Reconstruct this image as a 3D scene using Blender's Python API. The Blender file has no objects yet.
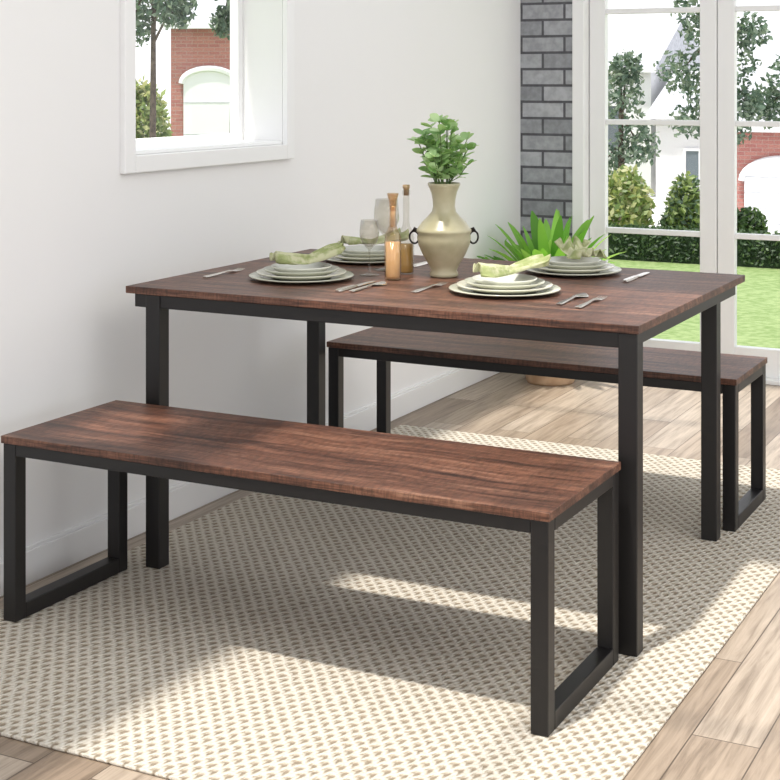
import bpy, math, random
from mathutils import Vector, Matrix
random.seed(7)
S=bpy.context.scene
COL=S.collection
try: S.view_settings.view_transform='Standard'
except Exception: pass
# ---------------------------------------------------------------- helpers
def link(o,parent=None):
    COL.objects.link(o)
    if parent: o.parent=parent
    return o
def empty(name,loc=(0,0,0),rot=0):
    o=bpy.data.objects.new(name,None); o.location=loc; o.rotation_euler=(0,0,rot); o.empty_display_size=.05
    return link(o)
def mesh(name,V,F,mats,parent=None,loc=(0,0,0),rot=(0,0,0),smooth=False,mi=None,bevel=0,seg=2):
    m=bpy.data.meshes.new(name); m.from_pydata([tuple(v) for v in V],[],F); m.update()
    if not isinstance(mats,(list,tuple)): mats=[mats]
    for a in mats: m.materials.append(a)
    if mi:
        for p,i in zip(m.polygons,mi): p.material_index=i
    if smooth:
        for p in m.polygons: p.use_smooth=True
    o=bpy.data.objects.new(name,m); o.location=loc; o.rotation_euler=rot
    link(o,parent)
    if bevel:
        b=o.modifiers.new('bevel','BEVEL'); b.width=bevel; b.segments=seg; b.limit_method='ANGLE'
    return o
def boxvf(V,F,x0,x1,y0,y1,z0,z1):
    n=len(V)
    V+= [(x0,y0,z0),(x1,y0,z0),(x1,y1,z0),(x0,y1,z0),(x0,y0,z1),(x1,y0,z1),(x1,y1,z1),(x0,y1,z1)]
    F+= [(n,n+3,n+2,n+1),(n+4,n+5,n+6,n+7),(n,n+1,n+5,n+4),(n+1,n+2,n+6,n+5),(n+2,n+3,n+7,n+6),(n+3,n,n+4,n+7)]
def boxes(name,L,mat,parent=None,bevel=0,loc=(0,0,0),rot=(0,0,0)):
    V=[];F=[]
    for b in L: boxvf(V,F,*b)
    return mesh(name,V,F,mat,parent,loc,rot,bevel=bevel)
def plate(name,axis,a0,a1,b0,b1,t0,t1,holes,mat):
    """slab with rectangular holes; axis = thickness axis"""
    A=sorted(set([a0,a1]+[h[0] for h in holes]+[h[1] for h in holes]))
    B=sorted(set([b0,b1]+[h[2] for h in holes]+[h[3] for h in holes]))
    L=[]
    for i in range(len(A)-1):
        for j in range(len(B)-1):
            ca=(A[i]+A[i+1])/2; cb=(B[j]+B[j+1])/2
            if any(h[0]<ca<h[1] and h[2]<cb<h[3] for h in holes): continue
            if axis=='x': L.append((t0,t1,A[i],A[i+1],B[j],B[j+1]))
            if axis=='y': L.append((A[i],A[i+1],t0,t1,B[j],B[j+1]))
            if axis=='z': L.append((A[i],A[i+1],B[j],B[j+1],t0,t1))
    return boxes(name,L,mat)
def lathe(name,prof,mat,parent=None,loc=(0,0,0),seg=48,rot=(0,0,0),smooth=True,ripple=None):
    V=[];F=[]
    for k,(r,z) in enumerate(prof):
        for i in range(seg):
            a=2*math.pi*i/seg; rr=r
            if ripple: rr=r*(1+ripple(a,z))
            V.append((rr*math.cos(a),rr*math.sin(a),z))
    for k in range(len(prof)-1):
        for i in range(seg):
            j=(i+1)%seg
            F.append((k*seg+i,k*seg+j,(k+1)*seg+j,(k+1)*seg+i))
    if prof[0][0]>1e-5: F.append(tuple(reversed(range(seg))))
    if prof[-1][0]>1e-5 : F.append(tuple((len(prof)-1)*seg+i for i in range(seg)))
    return mesh(name,V,F,mat,parent,loc,rot,smooth=smooth)
def tubevf(V,F,P,R,seg=8):
    P=[Vector(p) for p in P]; n0=len(V)
    for k,p in enumerate(P):
        d=(P[min(k+1,len(P)-1)]-P[max(k-1,0)]).normalized()
        u=d.cross(Vector((.31,.95,.05))); u.normalize(); w=d.cross(u)
        for i in range(seg):
            a=2*math.pi*i/seg
            V.append(tuple(p+(u*math.cos(a)+w*math.sin(a))*R[k]))
    for k in range(len(P)-1):
        for i in range(seg):
            j=(i+1)%seg
            F.append((n0+k*seg+i,n0+k*seg+j,n0+(k+1)*seg+j,n0+(k+1)*seg+i))
    F.append(tuple(n0+i for i in range(seg))[::-1]); F.append(tuple(n0+(len(P)-1)*seg+i for i in range(seg)))
def torus(name,R,r,mat,parent,loc,rot):
    V=[];F=[];A=28;B=10
    for i in range(A):
        a=2*math.pi*i/A
        for j in range(B):
            b=2*math.pi*j/B
            V.append(((R+r*math.cos(b))*math.cos(a),(R+r*math.cos(b))*math.sin(a),r*math.sin(b)))
    for i in range(A):
        for j in range(B):
            F.append((i*B+j,((i+1)%A)*B+j,((i+1)%A)*B+(j+1)%B,i*B+(j+1)%B))
    return mesh(name,V,F,mat,parent,loc,rot,smooth=True)
def loftvf(V,F,secs):
    """sections (x, halfwidth, zc, halfthick, yc)"""
    n=len(V)
    for (x,w,z,t,y) in secs: V+= [(x,y-w,z-t),(x,y+w,z-t),(x,y+w*.8,z+t),(x,y-w*.8,z+t)]
    for k in range(len(secs)-1):
        a=n+4*k;b=a+4
        for i in range(4):
            j=(i+1)%4; F.append((a+i,a+j,b+j,b+i))
    F.append((n+3,n+2,n+1,n)); e=n+4*(len(secs)-1); F.append((e,e+1,e+2,e+3))
# ---------------------------------------------------------------- materials
def mat(name,col=(.8,.8,.8),rough=.5,metal=0,spec=.5):
    m=bpy.data.materials.new(name); m.use_nodes=True
    b=m.node_tree.nodes['Principled BSDF']
    b.inputs['Base Color'].default_value=(*col,1); b.inputs['Roughness'].default_value=rough
    b.inputs['Metallic'].default_value=metal; b.inputs['Specular IOR Level'].default_value=spec
    return m,m.node_tree,b
def N(t,typ,**kw):
    n=t.nodes.new(typ)
    for k,v in kw.items():
        if k in n.inputs: n.inputs[k].default_value=v
        else: setattr(n,k,v)
    return n
def ramp(t,fac,stops):
    r=t.nodes.new('ShaderNodeValToRGB'); e=r.color_ramp.elements
    while len(e)<len(stops): e.new(.5)
    for i,(p,c) in enumerate(stops): e[i].position=p; e[i].color=(*c,1)
    t.links.new(fac,r.inputs[0]); return r.outputs[0]
def coords(t,scale=(1,1,1),rot=(0,0,0)):
    tc=t.nodes.new('ShaderNodeTexCoord'); mp=t.nodes.new('ShaderNodeMapping')
    mp.inputs['Scale'].default_value=scale; mp.inputs['Rotation'].default_value=rot
    t.links.new(tc.outputs['Object'],mp.inputs[0]); return mp.outputs[0]
def M(t,op,a,b=None,c=None):
    n=t.nodes.new('ShaderNodeMath'); n.operation=op
    for i,v in enumerate((a,b,c)):
        if v is None: continue
        if isinstance(v,(int,float)): n.inputs[i].default_value=v
        else: t.links.new(v,n.inputs[i])
    return n.outputs[0]
def mix(t,f,a,b,blend='MIX'):
    n=t.nodes.new('ShaderNodeMix'); n.data_type='RGBA'; n.blend_type=blend
    for i,v in ((0,f),(6,a),(7,b)):
        if isinstance(v,(int,float)): n.inputs[i].default_value=v
        elif isinstance(v,tuple): n.inputs[i].default_value=(*v,1)
        else: t.links.new(v,n.inputs[i])
    return n.outputs[2]
def bump(t,b,h,strength=.3,dist=.01):
    n=t.nodes.new('ShaderNodeBump'); n.inputs['Strength'].default_value=strength; n.inputs['Distance'].default_value=dist
    t.links.new(h,n.inputs['Height']); t.links.new(n.outputs[0],b.inputs['Normal'])
# walnut laminate
def walnut():
    m,t,b=mat('walnut_wood',rough=.45)
    dn=N(t,'ShaderNodeTexNoise',Scale=2.5,Detail=2.0); t.links.new(coords(t),dn.inputs['Vector'])
    v=coords(t,(.8,15,15))
    ad=t.nodes.new('ShaderNodeVectorMath'); ad.operation='MULTIPLY_ADD'; t.links.new(dn.outputs['Color'],ad.inputs[0]); ad.inputs[1].default_value=(0,1.3,0); t.links.new(v,ad.inputs[2])
    n1=N(t,'ShaderNodeTexNoise',Scale=2.2,Detail=12.0,Roughness=.78); t.links.new(ad.outputs[0],n1.inputs['Vector'])
    v2=coords(t,(5,150,150)); n2=N(t,'ShaderNodeTexNoise',Scale=2.0,Detail=4.0,Roughness=.6); t.links.new(v2,n2.inputs['Vector'])
    v4=coords(t,(95,18,18)); n4=N(t,'ShaderNodeTexNoise',Scale=1.6,Detail=4.0,Roughness=.7); t.links.new(v4,n4.inputs['Vector'])
    v5=coords(t,(3,60,60)); n5=N(t,'ShaderNodeTexNoise',Scale=1.7,Detail=6.0,Roughness=.7); t.links.new(v5,n5.inputs['Vector'])
    c=ramp(t,n1.outputs[0],[(.34,(.020,.009,.006)),(.44,(.080,.032,.019)),(.54,(.165,.070,.041)),(.67,(.29,.155,.100))])
    g=ramp(t,n2.outputs[0],[(.32,(.28,.26,.25)),(.56,(1.08,1.08,1.08))])
    c=mix(t,.75,c,g,'MULTIPLY')
    g4=ramp(t,n4.outputs[0],[(.38,(.38,.36,.35)),(.56,(1.14,1.14,1.14))])
    c=mix(t,.65,c,g4,'MULTIPLY')
    st=ramp(t,n5.outputs[0],[(.58,(0,0,0)),(.70,(1,1,1))])
    c=mix(t,M(t,'MULTIPLY',st,.32),c,(.38,.22,.15))
    t.links.new(c,b.inputs['Base Color']); bump(t,b,n2.outputs[0],.2,.002); return m
WALNUT=walnut()
BLACK,_t,_b=mat('black_powder_coat',(.007,.006,.006),.42)
WHITE_WALL,t,b=mat('wall_paint',(.87,.865,.855),.75)
n=N(t,'ShaderNodeTexNoise',Scale=180.0,Detail=2.0); t.links.new(coords(t),n.inputs['Vector']); bump(t,b,n.outputs[0],.04,.002)
TRIM,_t,_b=mat('white_trim_paint',(.88,.88,.87),.35)
CEIL,_t,_b=mat('ceiling_paint',(.87,.87,.86),.8)
# floor
def floor_mat():
    m,t,b=mat('oak_planks',rough=.42)
    tc=t.nodes.new('ShaderNodeTexCoord'); sx=t.nodes.new('ShaderNodeSeparateXYZ'); t.links.new(tc.outputs['Object'],sx.inputs[0])
    cb=t.nodes.new('ShaderNodeCombineXYZ'); t.links.new(sx.outputs[1],cb.inputs[0]); t.links.new(sx.outputs[0],cb.inputs[1])
    br=N(t,'ShaderNodeTexBrick',Scale=1.0); br.inputs['Brick Width'].default_value=1.1; br.inputs['Row Height'].default_value=.135
    br.inputs['Mortar Size'].default_value=.0016; br.inputs['Mortar Smooth'].default_value=.2; br.inputs['Bias'].default_value=0
    br.offset=.37
    br.inputs['Color1'].default_value=(0,0,0,1); br.inputs['Color2'].default_value=(1,1,1,1); br.inputs['Mortar'].default_value=(.5,.5,.5,1)
    t.links.new(cb.outputs[0],br.inputs['Vector'])
    base=ramp(t,br.outputs['Color'],[(0,(.245,.185,.135)),(.5,(.33,.262,.20)),(1,(.43,.36,.29))])
    mp=t.nodes.new('ShaderNodeMapping'); mp.inputs['Scale'].default_value=(1.6,26,1)
    ad=t.nodes.new('ShaderNodeVectorMath'); ad.operation='MULTIPLY_ADD'
    t.links.new(br.outputs['Color'],ad.inputs[0]); ad.inputs[1].default_value=(7,3,5); t.links.new(cb.outputs[0],ad.inputs[2])
    t.links.new(ad.outputs[0],mp.inputs[0])
    n=N(t,'ShaderNodeTexNoise',Scale=2.2,Detail=9.0,Roughness=.65,Distortion=.5); t.links.new(mp.outputs[0],n.inputs['Vector'])
    g=ramp(t,n.outputs[0],[(.32,(.48,.44,.40)),(.5,(.95,.94,.92)),(.68,(1.3,1.3,1.3))])
    c=mix(t,.85,base,g,'MULTIPLY')
    c=mix(t,br.outputs['Fac'],c,(.09,.065,.045))
    t.links.new(c,b.inputs['Base Color']); bump(t,b,n.outputs[0],.08,.002); return m
OAK=floor_mat()
def rug_mat():
    m,t,b=mat('woven_rug',rough=.95,spec=.1)
    tc=t.nodes.new('ShaderNodeTexCoord')
    nd=N(t,'ShaderNodeTexNoise',Scale=38.0,Detail=3.0); t.links.new(tc.outputs['Object'],nd.inputs['Vector'])
    sc=t.nodes.new('ShaderNodeVectorMath'); sc.operation='MULTIPLY_ADD'
    t.links.new(nd.outputs['Color'],sc.inputs[0]); sc.inputs[1].default_value=(.015,.015,0); t.links.new(tc.outputs['Object'],sc.inputs[2])
    s=t.nodes.new('ShaderNodeSeparateXYZ'); t.links.new(sc.outputs[0],s.inputs[0])
    x,y=s.outputs[0],s.outputs[1]
    p=.034
    A=M(t,'DIVIDE',M(t,'ADD',x,M(t,'MULTIPLY',y,.8)),p); B=M(t,'DIVIDE',M(t,'SUBTRACT',x,M(t,'MULTIPLY',y,.8)),p)
    a=M(t,'FRACT',A); bb=M(t,'FRACT',B)
    ta=M(t,'MULTIPLY',M(t,'ABSOLUTE',M(t,'SUBTRACT',a,.5)),2); tb=M(t,'MULTIPLY',M(t,'ABSOLUTE',M(t,'SUBTRACT',bb,.5)),2)
    sa=M(t,'MULTIPLY',M(t,'SINE',M(t,'MULTIPLY',M(t,'ADD',B,M(t,'MULTIPLY',A,.5)),12.566)),.15)
    h=M(t,'MAXIMUM',ta,M(t,'MULTIPLY',tb,.95))
    nf=N(t,'ShaderNodeTexNoise',Scale=260.0,Detail=3.0,Roughness=.7); t.links.new(tc.outputs['Object'],nf.inputs['Vector'])
    h2=M(t,'ADD',M(t,'ADD',h,sa),M(t,'MULTIPLY',M(t,'SUBTRACT',nf.outputs[0],.5),.7))
    c=ramp(t,h2,[(.20,(.36,.295,.215)),(.44,(.50,.43,.335)),(.64,(.71,.645,.54)),(1.0,(.82,.77,.68))])
    t.links.new(c,b.inputs['Base Color']); bump(t,b,h2,.9,.010); return m
RUG=rug_mat()
def brick_mat(name,c1,c2,mo,w,h,ms,face='xz'):
    m,t,b=mat(name,rough=.85)
    tc=t.nodes.new('ShaderNodeTexCoord'); s=t.nodes.new('ShaderNodeSeparateXYZ'); t.links.new(tc.outputs['Object'],s.inputs[0])
    cb=t.nodes.new('ShaderNodeCombineXYZ'); t.links.new(M(t,'ADD',s.outputs[0],s.outputs[1]),cb.inputs[0]); t.links.new(s.outputs[2],cb.inputs[1])
    br=N(t,'ShaderNodeTexBrick',Scale=1.0); br.inputs['Brick Width'].default_value=w; br.inputs['Row Height'].default_value=h
    br.inputs['Mortar Size'].default_value=ms; br.inputs['Color1'].default_value=(*c1,1); br.inputs['Color2'].default_value=(*c2,1); br.inputs['Mortar'].default_value=(*mo,1)
    t.links.new(cb.outputs[0],br.inputs['Vector'])
    n=N(t,'ShaderNodeTexNoise',Scale=35.0,Detail=5.0); t.links.new(tc.outputs['Object'],n.inputs['Vector'])
    c=mix(t,.45,br.outputs['Color'],ramp(t,n.outputs[0],[(.35,(.6,.6,.6)),(.65,(1.2,1.2,1.2))]),'MULTIPLY')
    t.links.new(c,b.inputs['Base Color'])
    hh=M(t,'SUBTRACT',M(t,'MULTIPLY',n.outputs[0],.3),br.outputs['Fac']); bump(t,b,hh,.7,.008); return m
GREYBRICK=brick_mat('grey_painted_brick',(.26,.27,.285),(.44,.45,.47),(.10,.10,.11),.21,.075,.006)
REDBRICK=brick_mat('red_brick',(.40,.15,.13),(.48,.21,.17),(.44,.28,.25),.24,.08,.008)
def noisy(name,c1,c2,scale,rough=.8):
    m,t,b=mat(name,rough=rough)
    n=N(t,'ShaderNodeTexNoise',Scale=scale,Detail=6.0); t.links.new(coords(t),n.inputs['Vector'])
    t.links.new(ramp(t,n.outputs[0],[(.35,c1),(.65,c2)]),b.inputs['Base Color']); bump(t,b,n.outputs[0],.3,.02); return m
GRASS=noisy('lawn_grass',(.15,.235,.06),(.27,.35,.14),22)
PAVE=noisy('pale_paving',(.62,.62,.60),(.74,.74,.72),1.5)
ROOF=noisy('grey_roof_shingle',(.42,.43,.46),(.56,.57,.60),14)
BARK=noisy('tree_bark',(.05,.035,.025),(.12,.09,.065),20)
HOUSEW,_t,_b=mat('white_siding',(.78,.78,.79),.7)
DARKG,_t,_b=mat('house_window_glass',(.16,.19,.22),.15)
def leafmat(name,c,tr=.35):
    m,t,b=mat(name,c,.5)
    tn=t.nodes.new('ShaderNodeBsdfTranslucent'); tn.inputs[0].default_value=(c[0]*1.3,c[1]*1.3,c[2]*.8,1)
    mx=t.nodes.new('ShaderNodeMixShader'); mx.inputs[0].default_value=tr
    t.links.new(b.outputs[0],mx.inputs[1]); t.links.new(tn.outputs[0],mx.inputs[2])
    t.links.new(mx.outputs[0],t.nodes['Material Output'].inputs[0]); return m
G_TREE=[leafmat('leaf_dark',(.07,.12,.085)),leafmat('leaf_mid',(.12,.18,.13)),leafmat('leaf_grey',(.22,.28,.22))]
G_BUSH=[leafmat('bush_dark',(.16,.23,.08)),leafmat('bush_mid',(.30,.37,.15)),leafmat('bush_yellow',(.48,.48,.26))]
G_HEDGE=[leafmat('hedge_dark',(.03,.06,.025)),leafmat('hedge_mid',(.06,.11,.045)),leafmat('hedge_light',(.12,.19,.07))]
G_VASE=[leafmat('eucalyptus_a',(.22,.39,.15)),leafmat('eucalyptus_b',(.36,.54,.25)),leafmat('eucalyptus_c',(.50,.66,.38))]
G_POT=[leafmat('strap_leaf_a',(.12,.32,.04)),leafmat('strap_leaf_b',(.24,.50,.08)),leafmat('strap_leaf_c',(.40,.64,.16))]
def glassmat(name,tint=(1,1,1),gl=.08):
    m=bpy.data.materials.new(name); m.use_nodes=True; t=m.node_tree
    for n in list(t.nodes):
        if n.type!='OUTPUT_MATERIAL': t.nodes.remove(n)
    tr=t.nodes.new('ShaderNodeBsdfTransparent'); tr.inputs[0].default_value=(*tint,1)
    g=t.nodes.new('ShaderNodeBsdfGlossy'); g.inputs['Roughness'].default_value=.02
    lw=t.nodes.new('ShaderNodeLayerWeight'); lw.inputs[0].default_value=.25
    f=M(t,'ADD',M(t,'MULTIPLY',lw.outputs['Facing'],gl*4),gl*.3)
    mx=t.nodes.new('ShaderNodeMixShader'); t.links.new(f,mx.inputs[0]); t.links.new(tr.outputs[0],mx.inputs[1]); t.links.new(g.outputs[0],mx.inputs[2])
    t.links.new(mx.outputs[0],t.nodes['Material Output'].inputs[0]); return m
PANE=glassmat('window_pane_glass',(1,1,1),.015)
CRYSTAL=glassmat('crystal_glass',(.92,.91,.88),.11)
PEACHG=glassmat('amber_tinted_glass',(.92,.80,.66),.16)
# ---------------------------------------------------------------- room shell
X0=-2.585; YB=6.36; H=2.7
boxes('floor',[(X0-.2,2.2,-1.2,YB+.2,-.05,0)],OAK)
plate('wall_left','x',-1.2,YB+.2,0,H,X0-.2,X0,[(3.42,4.25,1.085,2.1)],WHITE_WALL)
boxes('brick_pier',[(X0,-2.33,YB,YB+.2,0,H)],GREYBRICK)
plate('wall_back','y',-2.33,2.2,0,H,YB,YB+.2,[(-2.33,-.56,0,2.22)],WHITE_WALL)
SX,SY=.08,.30
def hole(fx0,fx1,fy0,fy1,z=0):
    k=H-z
    return (max(fx0-SX*k,X0+.03),fx1-SX*k,fy0-SY*k,fy1-SY*k)
HOLES=[hole(-1.85,-.35,1.9,3.98),hole(-2.32,-2.08,2.93,3.24),hole(-2.3,-.2,4.70,6.3)]  # made-up ceiling openings, laid out so sun patches land on floor and seats
plate('ceiling','z',X0-.2,2.2,-1.2,YB+.2,H,H+.02,HOLES,CEIL)
for h in HOLES:
    e=empty('added_sun_opening',((h[0]+h[1])/2,(h[2]+h[3])/2,H+.02))  # unseen opening, added only to shape the sunlight
    w=(h[1]-h[0])/2; l=(h[3]-h[2])/2
    L=[(-w-.03,-w,-l,l,0,.03),(w,w+.03,-l,l,0,.03),(-w-.03,w+.03,-l-.03,-l,0,.03),(-w-.03,w+.03,l,l+.03,0,.03)]
    if w>.3: L+=[(-.012,.012,-l,l,0,.02),(-w,w,-.012,.012,0,.02)]
    boxes('added_opening_frame',L,TRIM,e)
boxes('baseboard_left',[(X0,X0+.014,-1.2,YB,0,.085),(X0,X0+.009,-1.2,YB,.085,.095)],TRIM,bevel=.002)
# window_1 in left wall
e=empty('window_1',(X0,3.835,1.085))
hw=.415; top=2.1-1.085
boxes('casing',[(0,.02,-hw-.05,-hw,-.05,top+.05),(0,.02,hw,hw+.05,-.05,top+.05),(0,.02,-hw,hw,-.05,0),(0,.02,-hw,hw,top,top+.05)],TRIM,e,bevel=.003)
boxes('sash',[(-.19,-.155,-hw,-hw+.03,0,top),(-.19,-.155,hw-.03,hw,0,top),(-.19,-.155,-hw+.03,hw-.03,0,.035),(-.19,-.155,-hw+.03,hw-.03,top-.035,top)],TRIM,e,bevel=.003)
boxes('window_stool',[(-.155,.0,-hw,hw,0,.012)],TRIM,e,bevel=.003)
boxes('pane',[(-.174,-.172,-hw+.03,hw-.03,.035,top-.035)],PANE,e)
# french doors
def leaf_door(name,x0,x1,hs):
    e=empty(name,(x0,YB+.06,0)); w=x1-x0; s=.075
    L=[(0,s,0,.045,0,2.14),(w-s,w,0,.045,0,2.14),(s,w-s,0,.045,0,.14),(s,w-s,0,.045,2.06,2.14)]
    for z in (.62,1.11,1.61): L.append((s,w-s,.008,.037,z-.012,z+.012))
    boxes('door_frame',L,TRIM,e,bevel=.003)
    boxes('door_glass',[(s,w-s,.021,.024,.14,2.06)],PANE,e)
    return e
boxes('trim_1',[(-2.33,-2.275,YB-.01,YB+.19,0,2.22),(-.63,-.56,YB-.01,YB+.19,0,2.22),(-2.275,-.63,YB-.01,YB+.19,2.145,2.22)],TRIM,bevel=.004)
boxes('trim_2',[(-2.275,-.63,YB,YB+.17,0.0,.02)],TRIM,bevel=.003)
leaf_door('door_1',-2.272,-1.687,1)
leaf_door('door_2',-1.683,-1.1,-1)
# ---------------------------------------------------------------- rug
RX0,RX1,RY0,RY1=-2.50,-.87,2.26,4.97
boxes('area_rug',[(-(RX1-RX0)/2,(RX1-RX0)/2,-(RY1-RY0)/2,(RY1-RY0)/2,0,.007)],RUG,loc=((RX0+RX1)/2,(RY0+RY1)/2,.0005),bevel=.003)
FZ=.0078
# ---------------------------------------------------------------- table
TH=.75; tx0,tx1,ty0,ty1=-2.435,-1.017,3.20,4.18
e=empty('dining_table',((tx0+tx1)/2,(ty0+ty1)/2,FZ)); w=(tx1-tx0)/2; l=(ty1-ty0)/2; TZ=TH-FZ
boxes('tabletop',[(-w,w,-l,l,TZ-.019,TZ)],WALNUT,e,bevel=.0015)
q=.045; b0=TZ-.019
gl,gr,gf,gb=.063,.004,.003,.028; gr2=.062
legs=[(-w+gl,-w+gl+q,-l+gf,-l+gf+q),(w-gr-q,w-gr,-l+gf,-l+gf+q),(-w+gl-.035,-w+gl+q-.035,l-gb-q,l-gb),(w-gr2-q,w-gr2,l-gb-q,l-gb)]
boxes('legs',[a+(0,b0) for a in legs],BLACK,e,bevel=.0025)
boxes('apron',[(-w+.025,w-gr-q,-l+gf+.004,-l+gf+.034,b0-.035,b0),(-w+gl+q-.035,w-gr2-q,l-gb-.034,l-gb-.004,b0-.035,b0),
  (-w+.025,-w+.049,-l+gf+.034,l-gb-q,b0-.035,b0),(w-gr2+.02,w-.02,-l+gf+q,l-gb,b0-.035,b0)],BLACK,e,bevel=.002)
# ---------------------------------------------------------------- benches
def bench(x0,x1,y0,y1,h,rot=0):
    e=empty('dining_bench',((x0+x1)/2,(y0+y1)/2,FZ),rot); w=(x1-x0)/2; l=(y1-y0)/2; h-=FZ
    boxes('seat',[(-w,w,-l,l,h-.018,h)],WALNUT,e,bevel=.0015)
    q=.038; g=.004; b0=h-.018; L=[]
    for s in (-1,1):
        xa,xb=sorted((s*(w-g),s*(w-g-q)))
        L+=[(xa,xb,-l+g,-l+g+q,0,b0),(xa,xb,l-g-q,l-g,0,b0),(xa,xb,-l+g+q,l-g-q,0,q),(xa,xb,-l+g+q,l-g-q,b0-q+.01,b0)]
    boxes('leg_loops',L,BLACK,e,bevel=.0025)
    boxes('side_rails',[(-w+g+q,w-g-q,-l+g,-l+g+.025,b0-.028,b0),(-w+g+q,w-g-q,l-g-.025,l-g,b0-.028,b0)],BLACK,e,bevel=.002)
bench(-2.445,-1.048,2.728,3.172,.45)
bench(-2.395,-1.05,4.215,4.60,.445)
# ---------------------------------------------------------------- tableware
def cer(name,c,r=.18): return mat(name,c,r)[0]
C1=cer('glazed_pale_sage',(.52,.53,.43)); C2=cer('glazed_ivory',(.66,.65,.54)); C3=cer('glazed_white',(.70,.70,.62))
def plate_obj(name,x,y,z,r,m,h=.016):
    f=.62*r
    p=[(0,0),(f,0),(f*1.06,.002),(r*.985,h-.003),(r,h-.001),(r*.99,h+.001),(f*1.05,.0055),(f*.97,.004),(0,.004)]
    return lathe(name,p,m,loc=(x,y,z),seg=64)
NAP,t,b=mat('sage_linen',rough=.9)
v=coords(t,(1,1,1)); wv=N(t,'ShaderNodeTexNoise',Scale=28.0,Detail=3.0); t.links.new(v,wv.inputs['Vector'])
t.links.new(ramp(t,wv.outputs[0],[(.42,(.30,.34,.14)),(.56,(.52,.52,.33))]),b.inputs['Base Color'])
SILVER,_t,_b=mat('brushed_silver',(.72,.69,.64),.22,1.0)
def napkin(x,y,z,rot,L=.20,sd=0):
    V=[];F=[];nu,nv=34,21
    for i in range(nu):
        s=-1+2*i/(nu-1)
        wd=.016+.046*abs(s)**.8
        if abs(s)>.8: wd*=1-(abs(s)-.8)*2.2
        for j in range(nv):
            q=-1+2*j/(nv-1)
            zz=.006+.009*(1+math.cos(q*math.pi*3.0+s*2+sd))*(.35+abs(s))+.016*(1-abs(q)**1.5)*(1-abs(s)*.5)+.006*abs(s)+.014*max(0,s)
            V.append((s*L/2+.008*math.cos(q*5+sd),q*wd+.014*math.sin(s*2.2+sd),zz))
    for i in range(nu-1):
        for j in range(nv-1):
            F.append((i*nv+j,(i+1)*nv+j,(i+1)*nv+j+1,i*nv+j+1))
    o=mesh('cloth_napkin',V,F,NAP,loc=(x,y,z),rot=(0,0,rot),smooth=True)
    m=o.modifiers.new('s','SOLIDIFY'); m.thickness=.002
    return o
def setting(x,y,nr,R=.145,sd=0):
    z=TH+.0005
    plate_obj('charger_plate',x,y,z,R,C1,.012)
    plate_obj('dinner_plate',x,y,z+.0045,R*.86,C2,.017)
    plate_obj('salad_plate',x,y,z+.009,R*.72,C1,.021)
    plate_obj('side_plate',x,y,z+.0135,R*.58,C3,.024)
    napkin(x+.015,y+.012,z+.0385,nr,sd=sd)
setting(-2.085,3.53,math.radians(50),sd=0)
setting(-1.487,3.55,math.radians(48),sd=1)
setting(-1.465,4.00,math.radians(130),.138,sd=2)
setting(-2.12,3.98,math.radians(60),.138,sd=3)
def cutlery(kind,x,y,rot,L=.19):
    V=[];F=[]
    if kind=='fork':
        loftvf(V,F,[(-.095,.007,.003,.0014,0),(-.085,.009,.003,.0014,0),(-.03,.005,.004,.0014,0),(.02,.003,.006,.0014,0),(.035,.006,.006,.0012,0),(.045,.012,.004,.0010,0),(.055,.0125,.003,.0010,0)])
        for i in range(4):
            yy=-.0098+i*.0065
            loftvf(V,F,[(.054,.0019,.003,.0009,yy),(.075,.0017,.0025,.0009,yy),(.095,.0010,.005,.0007,yy)])
    elif kind=='spoon':
        s=[(-.095,.007,.003,.0014,0),(-.085,.009,.003,.0014,0),(-.03,.005,.004,.0014,0),(.025,.003,.006,.0014,0)]
        for i in range(9):
            a=i/8; s.append((.035+.06*a,.004+.017*math.sin(math.pi*min(1,a*.93+.07))**.8,.005-.003*math.sin(math.pi*a),.0009,0))
        loftvf(V,F,s)
    else:
        loftvf(V,F,[(-.105,.006,.003,.0025,0),(-.09,.009,.0035,.003,0),(-.01,.007,.0035,.003,0),(.0,.005,.003,.0015,0),(.01,.009,.003,.0010,.001),(.08,.009,.003,.0009,.001),(.098,.005,.003,.0008,-.002),(.105,.001,.003,.0007,-.004)])
    mesh({'fork':'dinner_fork','spoon':'dinner_spoon','knife':'table_knife'}[kind],V,F,SILVER,loc=(x,y,TH+.0008),rot=(0,0,rot),bevel=.0005)
R90=math.pi/2
cutlery('fork',-2.335,3.52,R90); cutlery('knife',-1.875,3.46,R90); cutlery('spoon',-1.84,3.46,R90)
cutlery('fork',-1.69,3.52,R90); cutlery('spoon',-1.285,3.50,R90); cutlery('fork',-1.225,3.47,R90)
cutlery('fork',-1.66,4.02,R90); cutlery('knife',-1.27,3.98,R90); cutlery('knife',-1.925,4.0,R90)
# vase
VAS,t,b=mat('olive_stoneware_glaze',rough=.3)
n=N(t,'ShaderNodeTexNoise',Scale=9.0,Detail=5.0); t.links.new(coords(t),n.inputs['Vector'])
t.links.new(ramp(t,n.outputs[0],[(.35,(.36,.33,.20)),(.65,(.52,.48,.33))]),b.inputs['Base Color'])
IRON,_t,_b=mat('dark_iron',(.03,.025,.022),.45,.7)
VX,VY=-1.757,3.757
ve=empty('ceramic_vase',(VX,VY,TH+.0005))
prof=[(.0,0),(.036,0),(.040,.004),(.040,.010),(.036,.018),(.044,.035),(.060,.062),(.072,.090),(.0755,.108),(.074,.122),(.077,.126),(.077,.132),(.073,.136),(.062,.152),(.046,.168),(.034,.182),(.031,.196),(.032,.215),(.036,.235),(.043,.252),(.046,.258),(.045,.262),(.041,.260),(.034,.240),(.028,.215),(.027,.195),(.0,.19)]
lathe('body',prof,VAS,ve,seg=64)
rr=Vector((.89,.456,0))
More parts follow.
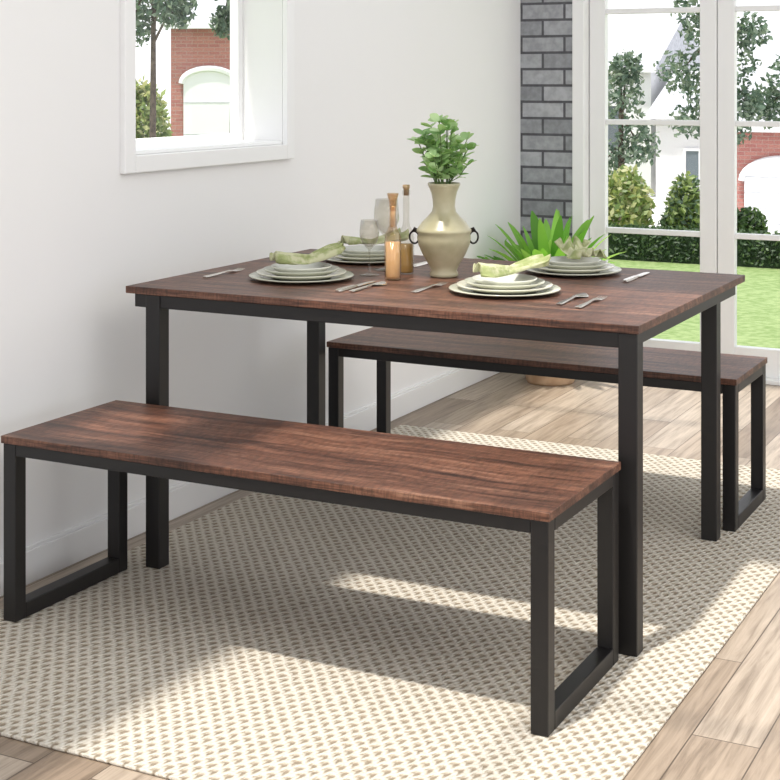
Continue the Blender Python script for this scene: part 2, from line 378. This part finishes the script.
for s in (-1,1):
    p=rr*s*.077
    V=[];F=[]; tubevf(V,F,[p*.92+Vector((0,0,.128)),p*1.08+Vector((0,0,.134)),p*1.12+Vector((0,0,.127))],[.005,.005,.004],8)
    mesh('lug',V,F,IRON,ve,smooth=True)
    q=rr*s*.083
    torus('ring',.017,.0027,IRON,ve,(q.x,q.y,.110),(R90,0,math.atan2(rr.y,rr.x)+R90*.45*s))
# bouquet
def leafvf(V,F,MI,base,dirv,up,L,W,m,fold=.25,droop=.3,k=5):
    d=dirv.normalized(); s=d.cross(up); 
    if s.length<1e-3: s=d.cross(Vector((1,0,0)))
    s.normalize(); n=s.cross(d); n0=len(V)
    for i in range(k+1):
        a=i/k; wd=W*math.sin(math.pi*min(1,(a*.92+.04)))**.7*.5
        c=base+d*L*a-Vector((0,0,1))*droop*L*a*a
        V+= [tuple(c-s*wd+n*wd*fold),tuple(c),tuple(c+s*wd+n*wd*fold)]
    for i in range(k):
        a=n0+3*i
        F+= [(a,a+1,a+4,a+3),(a+1,a+2,a+5,a+4)]; MI+=[m,m]
be=empty('leafy_bouquet',(VX,VY,TH+.195))
V=[];F=[];MI=[];SV=[];SF=[]
rb=random.Random(21)
for k in range(26):
    a=2*math.pi*k/20*3.3; sp=rb.uniform(.010,.095); hh=rb.uniform(.18,.25)-sp*.75
    pts=[];n=8
    for i in range(n):
        tt=i/(n-1); r=.012+sp*max(0,(tt-.2)/.8)**1.1
        r=min(r,.024) if tt*hh<.07 else r
        pts.append(Vector((math.cos(a)*r-.014*tt,math.sin(a)*r,tt*hh)))
    tubevf(SV,SF,pts,[.0018]*4+[.0013]*4,5)
    for i in range(3,n):
        for q in range(3 if i<n-1 else 4):
            b0_=pts[i-1].lerp(pts[i],rb.random()) if i<n-1 else pts[i]
            if b0_.z<.078: continue
            aa=rb.uniform(0,2*math.pi)
            dv=Vector((math.cos(aa),math.sin(aa),rb.uniform(.1,1.0)))
            upv=Vector((rb.uniform(-.6,.6),rb.uniform(-1.0,.2),1))
            leafvf(V,F,MI,b0_,dv,upv,rb.uniform(.026,.040),rb.uniform(.018,.027),rb.choice((0,1,1,2)),.2,.12)
mesh('leaves',V,F,G_VASE,be,smooth=True,mi=MI)
mesh('stems',SV,SF,leafmat('stem_green',(.12,.2,.06),.1),be,smooth=True)
# oil & vinegar bottles
GOLD,t,b=mat('gold_stopper',(.60,.42,.24),.3,.6)
AMBER,t,b=mat('amber_oil',(.46,.28,.09),.15)
VINE,t,b=mat('pale_vinegar',(.66,.50,.32),.2)
x,y=-1.853,3.63
ce=empty('glass_bottle',(x,y,TH+.0005))
rp_=lambda a,z:.05*math.sin(a*10+z*160) if .012<z<.12 else 0
lathe('bottle',[(0,0),(.021,0),(.023,.004),(.0225,.012),(.0225,.05),(.0225,.10),(.021,.125),(.014,.14),(.010,.15),(.009,.19),(.011,.215),(.016,.235),(.0165,.238),(.015,.238),(.010,.215),(.008,.19)],PEACHG,ce,seg=60,ripple=rp_)
lathe('liquid',[(0,.005),(.019,.005),(.0195,.012),(.0195,.105),(0,.105)],VINE,ce,seg=60,ripple=rp_)
lathe('stopper',[(0,.145),(.007,.145),(.007,.20),(0,.204)],VINE,ce,seg=24)
x,y=-1.879,3.765
ce=empty('glass_bottle',(x,y,TH+.0005))
lathe('bottle',[(0,0),(.021,0),(.0225,.004),(.0225,.10),(.020,.118),(.011,.135),(.009,.15),(.009,.222),(.0115,.226),(.0115,.236),(.009,.238)],CRYSTAL,ce,seg=40)
lathe('liquid',[(0,.004),(.019,.004),(.020,.008),(.020,.085),(0,.085)],AMBER,ce,seg=36)
lathe('stopper',[(0,.222),(.0075,.222),(.0078,.240),(.0105,.243),(.0105,.252),(0,.253)],GOLD,ce,seg=24)
# wine glasses
def wine(x,y,s=1.0,r=.034):
    p=[(0,0),(.033,0),(.034,.002),(.012,.006),(.004,.012),(.0032,.06),(.004,.088),(.012,.096),(.026,.112),(r,.135),(r*.99,.155),(r*.86,.19),(r*.84,.19),(r*.97,.155),(r*.97,.136),(.024,.114),(.010,.099),(0,.097)]
    lathe('wine_glass',[(a*s,b*s) for a,b in p],CRYSTAL,loc=(x,y,TH+.0005),seg=40)
wine(-1.955,3.685,.82); wine(-1.965,3.81,1.08)
# ---------------------------------------------------------------- potted plant
px,py=-2.30,6.0
pe=empty('potted_plant',(px,py,.0005))
POT=noisy('tan_clay',(.42,.27,.16),(.55,.38,.24),18)
lathe('pot',[(0,0),(.10,0),(.105,.01),(.135,.30),(.15,.33),(.15,.37),(.135,.37),(.125,.33),(0,.32)],POT,pe,seg=48)
SOIL=noisy('potting_soil',(.03,.02,.015),(.06,.04,.03),60)
lathe('soil',[(0,.345),(.126,.345),(.12,.33),(0,.33)],SOIL,pe,seg=32)
V=[];F=[];MI=[]
rp=random.Random(4)
for k in range(60):
    a=2*math.pi*k*.382; L=rp.uniform(.32,.49); el=rp.uniform(.6,1.45); W=rp.uniform(.045,.07); kk=9
    d=Vector((math.cos(a),math.sin(a),0)); s=Vector((-math.sin(a),math.cos(a),0)); n0=len(V); m=rp.choice((0,1,1,2))
    for i in range(kk+1):
        tt=i/kk; h_=math.cos(el)*L*tt*1.0; z_=math.sin(el)*L*tt-.24*L*tt**2.6*(1.3-el*.6)
        wd=W*.5*(math.sin(math.pi*min(1,tt*.93+.06))**.7)*(.45+.55*min(1,tt*2.2))
        c=d*(h_+.02)+Vector((0,0,.345+z_))
        V+=[tuple(c-s*wd+Vector((0,0,wd*.35))),tuple(c),tuple(c+s*wd+Vector((0,0,wd*.35)))]
    for i in range(kk):
        q=n0+3*i; F+=[(q,q+1,q+4,q+3),(q+1,q+2,q+5,q+4)]; MI+=[m,m]
V=[(max(vx,-.27),min(vy,.33),vz) for vx,vy,vz in V]
mesh('leaves',V,F,G_POT,pe,smooth=True,mi=MI)
# ---------------------------------------------------------------- exterior
def dep(x,y): return -.4563*x+.8898*y
def gz(x,y):
    s=dep(x,y)-11.6; return -.06-min(max(s,0),16)*.11
V=[];F=[];MI=[];nx,ny=110,110
xa,xb,ya,yb=-45,25,6.57,60
for j in range(ny+1):
    for i in range(nx+1):
        x=xa+(xb-xa)*i/nx; y=ya+(yb-ya)*(j/ny)**1.5; V.append((x,y,gz(x,y)))
for j in range(ny):
    for i in range(nx):
        q=j*(nx+1)+i; F.append((q,q+1,q+nx+2,q+nx+1)); c=V[q]; dd=dep(c[0],c[1]); MI.append(1 if dd>14.5 and c[0]>-12 else 0)
mesh('lawn_ground',V,F,[GRASS,PAVE],mi=MI,smooth=True)
V=[];F=[];MI=[]
for j in range(31):
    for i in range(31):
        x=-45+(X0-.21+45)*i/30; y=-8+(6.57+8)*j/30; V.append((x,y,gz(x,y)))
for j in range(30):
    for i in range(30):
        q=j*31+i; F.append((q,q+1,q+32,q+31))
mesh('side_lawn_ground',V,F,[GRASS],smooth=True)
def cloudvf(V,F,MI,c,r,n,ls,nm,shell=.55):
    for _ in range(n):
        while True:
            p=Vector((random.uniform(-1,1),random.uniform(-1,1),random.uniform(-1,1)))
            if shell<p.length<1: break
        p=p*random.uniform(.85,1.15)
        p=Vector((c[0]+p.x*r[0],c[1]+p.y*r[1],c[2]+p.z*r[2]))
        d=Vector((random.gauss(0,1),random.gauss(0,1),random.gauss(0,1))).normalized()
        s=d.orthogonal().normalized(); s=Matrix.Rotation(random.uniform(0,6.3),3,d)@s
        L=ls*random.uniform(.6,1.3); n0=len(V)
        V+=[tuple(p-d*L),tuple(p+s*L*.5),tuple(p+d*L),tuple(p-s*L*.5)]
        F.append((n0,n0+1,n0+2,n0+3)); MI.append(random.randrange(nm))
def bush(name,x,y,z,rx,rz,n,ls,mats,core=None):
    e=empty(name,(x,y,gz(x,y))); V=[];F=[];MI=[]; zz=z-gz(x,y)
    cloudvf(V,F,MI,(0,0,zz),(rx,rx,rz),n,ls,len(mats))
    m=mesh('foliage',V,F,mats,e,mi=MI)
    V=[];F=[]; tubevf(V,F,[(0,0,-.02),(0,0,zz)],[.05,.02],6)
    mesh('stem',V,F,BARK,e)
def tree(x,y,top,blobs,n,ls,tr=.06,mats=G_TREE):
    g=gz(x,y); e=empty('garden_tree',(x,y,g)); V=[];F=[]
    mid=Vector((.03,0,(top-g)*.5))
    tubevf(V,F,[(0,0,-.05),mid,(0.0,.05,top-g)],[tr,tr*.75,tr*.35],8)
    for b_ in blobs:
        c=Vector((b_[0],b_[1],b_[2]-g))
        st=mid.lerp(Vector((0,.05,top-g)),random.uniform(.2,.8))
        tubevf(V,F,[st,st.lerp(c,.5)+Vector((0,0,.05)),c],[tr*.4,tr*.25,tr*.1],6)
    mesh('trunk',V,F,BARK,e,smooth=True)
    V=[];F=[];MI=[]
    for b_ in blobs: cloudvf(V,F,MI,(b_[0],b_[1],b_[2]-g),(b_[3],b_[3],b_[4]),n,ls,len(mats),.1)
    mesh('foliage',V,F,mats,e,mi=MI)
# hedge
HC=mat('hedge_core',(.02,.04,.015),.9)[0]
e=empty('box_hedge',(-2.9,10.9,-.06))
boxes('core',[(-3.4,3.4,-.12,.12,0,.21)],HC,e)
V=[];F=[];MI=[]
for _ in range(9000):
    x=random.uniform(-3.45,3.45)
    if random.random()<.5: y,z=random.uniform(-.14,.14),random.uniform(.21,.242)
    else: y,z=-random.uniform(.12,.15),random.uniform(0.02,.24)
    d=Vector((random.gauss(0,1),random.gauss(0,1),random.gauss(0,1))).normalized(); s=d.orthogonal().normalized(); n0=len(V); L=.022; p=Vector((x,y,z))
    V+=[tuple(p-d*L),tuple(p+s*L*.5),tuple(p+d*L),tuple(p-s*L*.5)]; F.append((n0,n0+1,n0+2,n0+3)); MI.append(random.choice((0,0,1,1,2)))
mesh('foliage',V,F,G_HEDGE,e,mi=MI)
bush('garden_shrub',-4.42,13.5,.08,.25,.38,1500,.045,G_BUSH)
bush('garden_shrub',-3.90,13.7,.10,.17,.30,1100,.04,[G_BUSH[0],G_BUSH[1],G_TREE[1]])
bush('garden_shrub',-3.38,14.0,-.05,.17,.14,1200,.03,G_HEDGE)
bush('garden_shrub',-4.05,13.9,-.07,.15,.15,1000,.03,G_HEDGE)
bush('garden_shrub',-12.15,16.2,.65,.42,.65,2600,.06,G_BUSH)
tree(-6.37,19.2,1.2,[(0,0,1.05,.36,.42),(.25,0,.45,.3,.3),(-.2,0,.2,.3,.3),(.1,0,1.45,.22,.25)],420,.05)
tree(-5.35,19.8,2.2,[(0,0,1.9,.35,.35),(.35,0,1.5,.35,.3),(-.35,0,1.4,.35,.3),(.1,0,1.1,.45,.28),(.6,0,1.95,.25,.25),(-.15,0,2.3,.3,.3),(.55,0,1.0,.25,.25),(-.1,0,.75,.4,.25),(.3,0,.6,.3,.2)],320,.05)
tree(-4.3,20.5,1.6,[(0,0,1.25,.4,.45),(.3,0,.8,.4,.35),(-.35,0,.95,.25,.3)],380,.05)
tree(-10.8,14.7,3,[(0,0,2.35,.4,.35),(.35,0,2.15,.25,.25),(-.3,0,2.0,.3,.3),(.1,0,2.75,.4,.3)],420,.05,.05)
tree(-9.95,15.15,3,[(0,0,2.5,.35,.25),(.2,0,2.2,.22,.25),(-.1,0,2.0,.15,.2)],300,.05,.04)
def house(name,x,y,w,dp,eave,roofh,rot,wall,garage=None,wins=()):
    g=gz(x,y)-.1; e=empty(name,(x,y,g),rot); E=eave-g
    boxes('walls',[(-w/2,w/2,0,dp,0,E)],wall,e)
    V=[(-w/2-.2,-.25,E),(w/2+.2,-.25,E),(w/2+.2,dp+.25,E),(-w/2-.2,dp+.25,E),(-w/2-.2,dp/2,E+roofh),(w/2+.2,dp/2,E+roofh)]
    mesh('roof',V,[(0,1,5,4),(2,3,4,5),(0,4,3),(1,2,5),(0,3,2,1)],ROOF,e)
    boxes('fascia',[(-w/2-.22,w/2+.22,-.28,-.23,E-.1,E+.06)],HOUSEW,e)
    if garage:
        a,b_,tp=garage; tp-=g
        V=[];F=[];n=14; r=(b_-a)/2; c=(a+b_)/2
        V=[(a,-.06,0),(b_,-.06,0)]+[(c+r*math.cos(math.pi*i/n),-.06,tp-r*.5+r*.5*math.sin(math.pi*i/n)) for i in range(n+1)]
        mesh('garage_door',V,[tuple(range(len(V)))],HOUSEW,e)
        boxes('garage_rails',[(a,b_,-.068,-.06,tp*k_/5-.008,tp*k_/5+.008) for k_ in range(1,5)],ROOF,e)
        V=[];F=[]; tubevf(V,F,[(c+r*1.08*math.cos(math.pi*i/n),-.06,tp-r*.5+r*.58*math.sin(math.pi*i/n)) for i in range(n+1)],[.07]*(n+1),6)
        mesh('arch_trim',V,F,HOUSEW,e)
    for (a,b_,z0,z1) in wins:
        boxes('house_window',[(a,b_,-.03,.02,z0-g,z1-g)],DARKG,e)
        boxes('window_trim',[(a-.07,a,-.06,.0,z0-g-.07,z1-g+.07),(b_,b_+.07,-.06,.0,z0-g-.07,z1-g+.07),(a,b_,-.06,0,z1-g,z1-g+.07),(a,b_,-.06,0,z0-g-.07,z0-g),((a+b_)/2-.02,(a+b_)/2+.02,-.05,0,z0-g,z1-g)],HOUSEW,e)
house('brick_house',-5.2,30.2,5.0,5,.35,2.0,0,REDBRICK,(-2.15,-.55,-.35))
house('white_house',-14.0,38.2,4.4,5,1.6,1.5,0,HOUSEW,None,((.6,1.4,-.6,.6),(-1.2,-.4,-.6,.6)))
house('white_house',-9.6,37.0,3.4,5,.4,1.2,0,HOUSEW,None,((-.9,-.2,-1.4,-.5),(.4,1.1,-1.4,-.5)))
house('brick_house',-16.55,27.4,5.0,5,2.5,1.5,math.radians(27),REDBRICK,(-2.22,-1.12,1.5),((-.2,.6,.4,1.5),))
# ---------------------------------------------------------------- lights
sun=bpy.data.lights.new('sun','SUN'); sun.energy=4.3; sun.angle=math.radians(2.2); sun.color=(1,.955,.89)
so=bpy.data.objects.new('sun',sun); dv=Vector((SX,SY,-1)); so.rotation_euler=dv.to_track_quat('-Z','Y').to_euler(); so.location=(0,0,8); link(so)
al=bpy.data.lights.new('added_fill_light','AREA'); al.shape='RECTANGLE'; al.size=2.2; al.size_y=2.5; al.energy=46; al.color=(1,.98,.95)  # added soft fill under the ceiling, not a fixture of the room
ao=bpy.data.objects.new('added_fill_light',al); ao.location=(.6,2.2,2.68); link(ao)
w=bpy.data.worlds.new('sky'); S.world=w; w.use_nodes=True; t=w.node_tree; bg=t.nodes['Background']
tc=t.nodes.new('ShaderNodeTexCoord'); s=t.nodes.new('ShaderNodeSeparateXYZ'); t.links.new(tc.outputs['Generated'],s.inputs[0])
t.links.new(ramp(t,s.outputs[2],[(0.0,(.97,.97,1)),(.6,(.88,.92,1))]),bg.inputs[0]); bg.inputs[1].default_value=1.45
# ---------------------------------------------------------------- camera
cam=bpy.data.cameras.new('camera'); cam.sensor_width=36; cam.lens=36*1482/780; cam.shift_y=-310/780; cam.clip_start=.05; cam.clip_end=300
co=bpy.data.objects.new('camera',cam); co.location=(0,0,1.3); co.rotation_euler=(R90,0,math.radians(27.15)); link(co); S.camera=co
